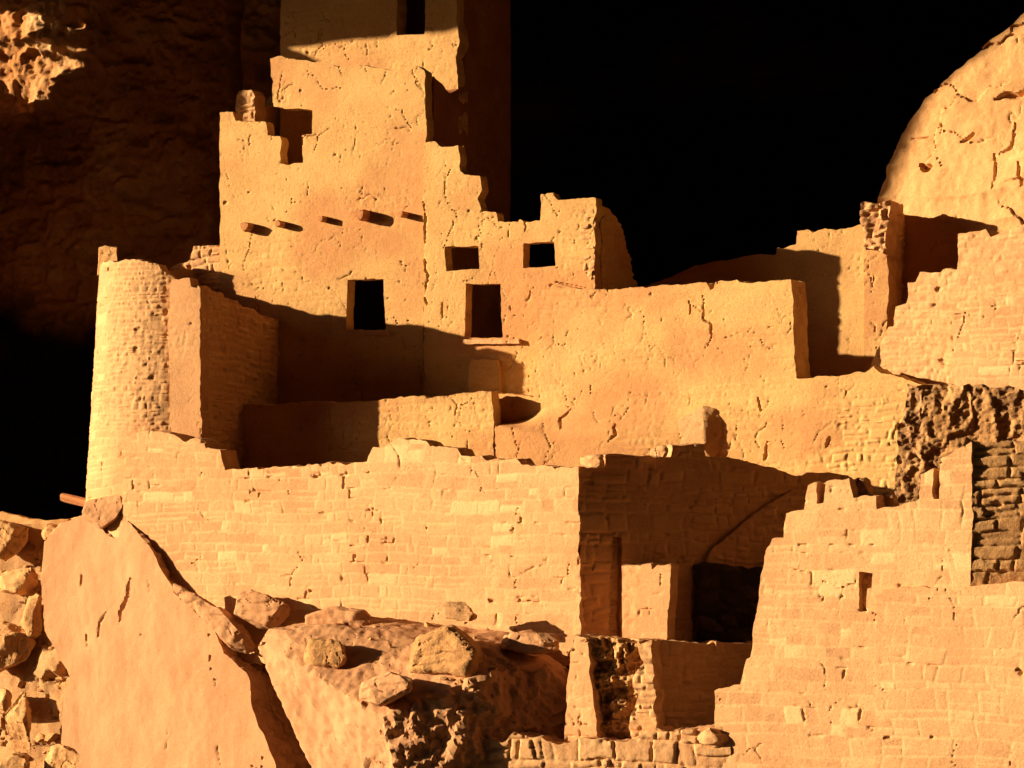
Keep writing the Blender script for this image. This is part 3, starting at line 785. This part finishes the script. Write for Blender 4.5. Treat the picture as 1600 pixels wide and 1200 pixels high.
wall('coursed_wall', Plane(DW.o+DW.n*.16, -7), [(1487, 660), (1488, 500), (1494, 482), (1560, 462), (1700, 432), (1900, 420), (1900, 690)], .16, st_coursed, M_COURSED, seed=133, ch=.17, sw=.32, pit=.02,
     label='neat brick-like coursed wall at the right edge, in front of the stepped ruin', cat='wall')

# ================================================================== RIGHT FOREGROUND
GW = through(1412, 700, -4.4, 13)
wall('rubble_wall', GW, [(1395, 860), (1402, 760), (1398, 700), (1412, 645), (1420, 602), (1470, 599), (1520, 602), (1560, 604), (1600, 612), (1680, 622), (1900, 650), (1900, 900)], .9, st_craggy, M_RUBBLE, seed=141, cell=.026, amp=.10, jit=.07,
     label='thick dark rubble wall core with a flat top at the right edge', cat='wall')
h_ = thing('corner_house_wall', 'bright coursed foreground wall with a crumbling stepped top and rough shaded right side', 'building', at(1350, 1240, -6.6))
HF = through(1300, 900, -6.6, -5)
wall('front_wall', HF, [(1100, 1290), (1116, 1130), (1118, 1078), (1157, 1071), (1164, 1030), (1172, 1026), (1181, 968), (1188, 905), (1196, 870), (1204, 842), (1224, 839), (1227, 802), (1256, 797), (1262, 760), (1275, 753), (1277, 786), (1288, 784), (1290, 752), (1328, 748), (1332, 777), (1368, 772), (1371, 795), (1402, 792), (1438, 782), (1438, 742), (1458, 732), (1459, 780), (1468, 778), (1470, 718), (1500, 700), (1518, 690), (1519, 800), (1517, 920), (1530, 1290)],
     .55, st_coursed, M_COURSED, holes=[[(1343, 893), (1364, 896), (1362, 918), (1355, 920), (1353, 955), (1342, 957)]], parent=h_, seed=151, pit=.05, pale=.07, ch=.23, sw=.44)
wall('slot_infill', Plane(HF.o-HF.n*.16, -5), [(1335, 970), (1335, 885), (1370, 885), (1370, 970)], .2, st_rubble, M_RUBBLE, parent=h_, seed=152, cell=.02, sc=4, amp=.05)
hx = HF.hit(1517, 800)
wall('side_wall', Plane(hx+np.array([-.03, .02, 0]), 16), [(1517, 930), (1518, 692), (1560, 692), (1600, 690), (1700, 694), (1900, 700), (1900, 960)], .5, st_rough, M_RUBBLE, parent=h_, seed=153, cell=.025, ch=.22, sw=.45, amp=.022, groove=.035)
wall('lower_wall', Plane(HF.o+HF.n*.06, -5), [(1366, 1290), (1368, 940), (1380, 921), (1440, 917), (1500, 918), (1530, 914), (1600, 907), (1700, 905), (1900, 900), (1900, 1290)], .5, st_coursed, M_COURSED, parent=h_, seed=154, pit=.06, pale=.08, ch=.24, sw=.46)
outline_rock('coping_stone', [(1330, 776), (1333, 750), (1352, 744), (1369, 752), (1368, 776)], -6.35, .35, M_RUBBLE, seed=155, bulge=.15, res=.03, smooth=1, amp=.03,
             label='dark squarish stone set in the crumbling top of the bright foreground wall', cat='stone')
outline_rock('coping_stone', [(1372, 796), (1372, 772), (1386, 769), (1404, 778), (1404, 793)], -6.3, .35, M_RUBBLE, seed=156, bulge=.15, res=.03, smooth=1, amp=.03,
             label='low dark stone to the right of the squarish stone on the foreground wall', cat='stone')

# low wall of boulder stones along the bottom
wall('low_rubble_wall', through(940, 1180, -6.6, 4), [(700, 1290), (722, 1175), (735, 1155), (770, 1152), (782, 1160), (800, 1148), (845, 1152), (870, 1162), (930, 1156), (985, 1160), (1000, 1150), (1030, 1138), (1060, 1146), (1090, 1140), (1125, 1132), (1145, 1160), (1150, 1290)], .7, st_rough, M_COURSED, seed=161, cell=.024, ch=.27, sw=.36, amp=.035, groove=.04, jit=.06,
     label='low wall of big pale stones along the bottom edge', cat='wall')
outline_rock('fallen_block', [(1080, 1165), (1098, 1138), (1112, 1126), (1140, 1142), (1146, 1170)], -6.6, .3, M_COURSED, seed=162, res=.04, amp=.03,
             label='pointed pale stone at the right end of the low bottom wall', cat='rock')

# ================================================================== BOULDERS AND SLABS
S1 = Plane(IW.hit(300, 950)+IW.n*.30, -10, 6)
wall('leaning_slab', S1, [(92, 1290), (98, 1090), (112, 1060), (72, 985), (66, 900), (70, 845), (98, 816), (140, 802), (165, 836), (180, 840), (196, 812), (232, 850), (262, 905), (300, 950), (335, 985), (350, 1020), (385, 1055), (392, 1110), (415, 1165), (425, 1190), (445, 1290)],
     1.15, grooved(st_rock, S1, [([(203, 905), (200, 930), (188, 955), (186, 975)], .055, .10), ([(172, 950), (158, 970), (153, 1010)], .03, .05), ([(129, 895), (127, 918)], .025, .04), ([(135, 992), (137, 1010)], .025, .04), ([(232, 905), (235, 925)], .02, .03), ([(262, 1120), (260, 1180)], .02, .02), ([(340, 1060), (335, 1072)], .02, .03), ([(338, 1165), (344, 1200)], .025, .03), ([(168, 1070), (172, 1085)], .02, .02), ([(145, 1085), (147, 1098)], .02, .02)]), M_SLAB, cell=.035, seed=171, amp=.05, crack=.28, fine=.006, side=.06, jit=.03,
     label='huge smooth leaning sandstone slab at the lower left', cat='boulder')
pts = [at(392, 992, -6.5), at(470, 968, -6.0), at(600, 1122, -7.45), at(645, 1300, -7.55), at(535, 1300, -7.3), at(760, 1056, -6.75), at(890, 1003, -5.55), at(893, 1040, -5.45), at(880, 1300, -5.5),
       at(470, 948, -5.2), at(640, 960, -4.95), at(850, 985, -4.95), at(880, 1300, -4.8), at(600, 1300, -5)]
rock('table_boulder', pts, M_SLAB, res=.045, smooth=1, amp=.045, rough=.012, seed=173, facing=(38, .09), cuts=14, cutd=.05, strata=.012,
     label='massive flat-topped boulder with a smooth left face and dark craggy right face', cat='boulder')
outline_rock('ledge_rock', [(640, 1075), (628, 1010), (640, 985), (700, 975), (765, 985), (772, 1020), (765, 1045), (700, 1080)], -6.95, .9, M_RUBBLE, seed=175, res=.04, amp=.06, bulge=.15,
             label='jagged layered rock on the front edge of the flat-topped boulder', cat='rock')
outline_rock('loose_rock', [(478, 1040), (482, 1000), (500, 990), (540, 992), (548, 1010), (545, 1050), (520, 1055)], -6.95, .5, M_RUBBLE, seed=177, res=.035, amp=.04, bulge=.12,
             label='squarish rock casting a long pointed shadow on the flat-topped boulder', cat='rock')
outline_rock('loose_rock', [(680, 972), (684, 945), (700, 938), (726, 944), (742, 938), (758, 950), (772, 968), (740, 976)], -5.7, .5, M_RUBBLE, seed=179, res=.035, amp=.05,
             label='dark jagged rock at the foot of the long pale wall', cat='rock')
outline_rock('wedged_rock', [(358, 975), (362, 928), (385, 918), (430, 920), (462, 940), (464, 956), (440, 968), (420, 985)], -4.55, .6, M_SLAB, seed=181, res=.04, amp=.03, bulge=.12,
             label='pale flat rock wedged between the leaning slab and the long wall', cat='rock')
outline_rock('leaning_stone', [(118, 798), (140, 775), (176, 752), (192, 790), (194, 812), (160, 832), (138, 838)], -3.55, .22, M_SLAB, seed=183, res=.035, amp=.02, bulge=.08, smooth=1,
             label='small tilted stone plate perched on the tip of the leaning slab', cat='rock')
pts = [at(1050, 690, -1.24), at(1058, 660, -1.24), at(1098, 634, -1.3), at(1120, 640, -1.25), at(1136, 668, -1.27), at(1130, 700, -1.27), at(1112, 716, -1.4), at(1099, 700, -1.52), at(1100, 655, -1.5), at(1060, 705, -1.26),
       at(1115, 640, -.9), at(1135, 690, -.9), at(1060, 690, -.9)]
rock('perched_boulder', pts, M_RUBBLE, res=.04, smooth=1, amp=.025, seed=185, cuts=0, strata=.006,
     label='egg-shaped dark boulder leaning on the plastered terrace wall', cat='boulder')

for px, Y, th, sd, lab in (
    ([(262, 908), (300, 928), (358, 958), (400, 998), (404, 1030), (372, 1022), (335, 985), (298, 948)], -4.55, .45, 186, 'low grey wedge of rock along the upper right edge of the leaning slab'),  # wedge added so the slab's edge shows a grazing-lit strip
    ([(470, 985), (476, 962), (520, 950), (575, 956), (590, 975), (540, 990)], -5.75, .6, 187, 'thin broken plate lying at the back of the flat-topped boulder'),
    ([(776, 1010), (790, 988), (840, 982), (886, 996), (880, 1018), (820, 1022)], -6.05, .6, 188, 'broken plate on the right corner of the flat-topped boulder'),
    ([(560, 1092), (566, 1066), (610, 1048), (650, 1056), (640, 1084), (600, 1104)], -7.65, .5, 189, 'angular plate on the front lip of the flat-topped boulder')):
    outline_rock('broken_rock', px, Y, th, M_SLAB, seed=sd, res=.03, smooth=0, amp=.035, bulge=.1, cutd=.08, label=lab, cat='rock')

# talus at the lower left
wall('talus_slope', through(40, 1000, -2.75, -12, 9), [(-120, 1400), (-120, 815), (0, 800), (60, 812), (140, 800), (150, 860), (200, 1400)], 1.0, st_rock, M_RUBBLE, cell=.05, seed=191, amp=.22, crack=.1, strata=.16, kind='structure')
rubble = [([(-20, 1060), (-15, 985), (10, 965), (45, 978), (56, 1002), (40, 1030), (5, 1048)], -3.6, .9, 'rounded boulder at the left edge beside the leaning slab'),
          ([(32, 1000), (35, 940), (58, 912), (68, 925), (70, 985), (55, 1000)], -3.35, .5, 'upright angular rock wedged against the upper left side of the slab'),
          ([(-10, 930), (-8, 905), (20, 890), (60, 880), (64, 905), (40, 925), (15, 935)], -3.25, .6, 'flat grey rock lying above the rounded boulder'),
          ([(-20, 880), (-15, 815), (12, 795), (40, 806), (55, 830), (30, 860), (5, 880)], -3.0, .9, 'broad weathered boulder at the top of the left rubble'),
          ([(60, 845), (75, 818), (110, 808), (125, 815), (118, 838), (90, 850)], -3.1, .5, 'low weathered rock between the left rubble and the tilted plate'),
          ([(5, 1160), (8, 1105), (16, 1075), (46, 1066), (50, 1110), (46, 1180), (20, 1185)], -4.1, .5, 'tall squarish block at the lower left with a hard shadow behind it'),
          ([(-20, 1120), (-15, 1085), (5, 1070), (18, 1085), (14, 1110), (0, 1125)], -3.9, .5, 'small block at the left edge above the tall squarish block'),
          ([(-10, 1230), (-5, 1180), (30, 1168), (52, 1185), (60, 1230)], -4.3, .6, 'rock cut off by the bottom left corner'),
          ([(60, 1230), (75, 1170), (100, 1150), (130, 1180), (140, 1230)], -4.0, .5, 'rock at the bottom edge under the leaning slab')]
for i, (px, Y, th, lab) in enumerate(rubble):
    outline_rock('rubble_rock', px, Y, th, M_RUBBLE if i % 2 else M_CLIFF, seed=200+i, res=.028, smooth=0, amp=.04, bulge=.18, label=lab, cat='rock', group='rubble rocks at the left edge')

# weathered log
def log():
    a = at(97, 776, -1.5); c = at(150, 790, -1.5)
    d = c-a; L = np.linalg.norm(d); d = d/L
    e1 = np.array([0, 1.0, 0]); e2 = np.cross(d, e1); V = []; S = []; F = []
    n, rows = 14, 10
    for k in range(rows):
        for i in range(n):
            g = 2*PI*i/n; r = .095*(.9 if k == 0 else 1)*(1+.1*math.sin(3*g+.4*k))
            V.append(a+d*L*k/(rows-1)+r*(e1*math.cos(g)+e2*math.sin(g))); S.append((.5+.3*math.sin(5*g), 0, .5))
    for k in range(rows-1):
        for i in range(n): F.append((k*n+i, (k+1)*n+i, (k+1)*n+(i+1) % n, k*n+(i+1) % n))
    V += [a, c]; S += [(.6, 0, .5)]*2
    F3 = [(rows*n, i, (i+1) % n) for i in range(n)]+[(rows*n+1, (rows-1)*n+(i+1) % n, (rows-1)*n+i) for i in range(n)]
    o = link_mesh('wooden_log', np.array(V), F, F3, np.array(S), M_WOOD, None, 50)
    setp(o, 'short reddish log sticking out left of the round tower', 'log')
log()

# small loose stones lying where they fell
from mathutils.bvhtree import BVHTree
def surface_of(o):
    me = o.data
    return BVHTree.FromPolygons([o.matrix_basis @ v.co for v in me.vertices], [p.vertices[:] for p in me.polygons])
def scatter(host, spots, seed, name, label, group):
    T = surface_of(bpy.data.objects[host]); rg = np.random.RandomState(seed)
    for k, (px, py, r) in enumerate(spots):
        hit = T.ray_cast(Vector(CAM), Vector(ray(px, py)).normalized())
        if hit[0] is None: continue
        c = np.array(hit[0])+np.array([0, -.1, .25])*r
        P = rg.normal(size=(11, 3)); P /= np.linalg.norm(P, axis=1)[:, None]
        P = c+P*np.array([1.25, 1.0, .75])*r*(.8+.35*rg.rand(11, 1))
        rock(name, P, M_RUBBLE, res=.03, smooth=0, amp=.012, rough=.008, cuts=4, strata=0, seed=seed+k, label=label, cat='stone', group=group)
rnd = random.Random(4)
sp = [(500+rnd.random()*360, 975+rnd.random()*45, .04+.07*rnd.random()**2) for _ in range(16)] \
   + [(690+rnd.random()*80, 1040+rnd.random()*35, .05+.06*rnd.random()) for _ in range(7)]
scatter('table_boulder', sp, 300, 'small_stone', 'small broken stone lying on top of the massive flat-topped boulder', 'small stones on the flat-topped boulder')
sp = [(rnd.random()*95, 840+rnd.random()*350, .06+.11*rnd.random()**2) for _ in range(34)]
scatter('talus_slope', sp, 400, 'small_stone', 'small broken stone among the rubble at the left edge', 'small stones in the left rubble')
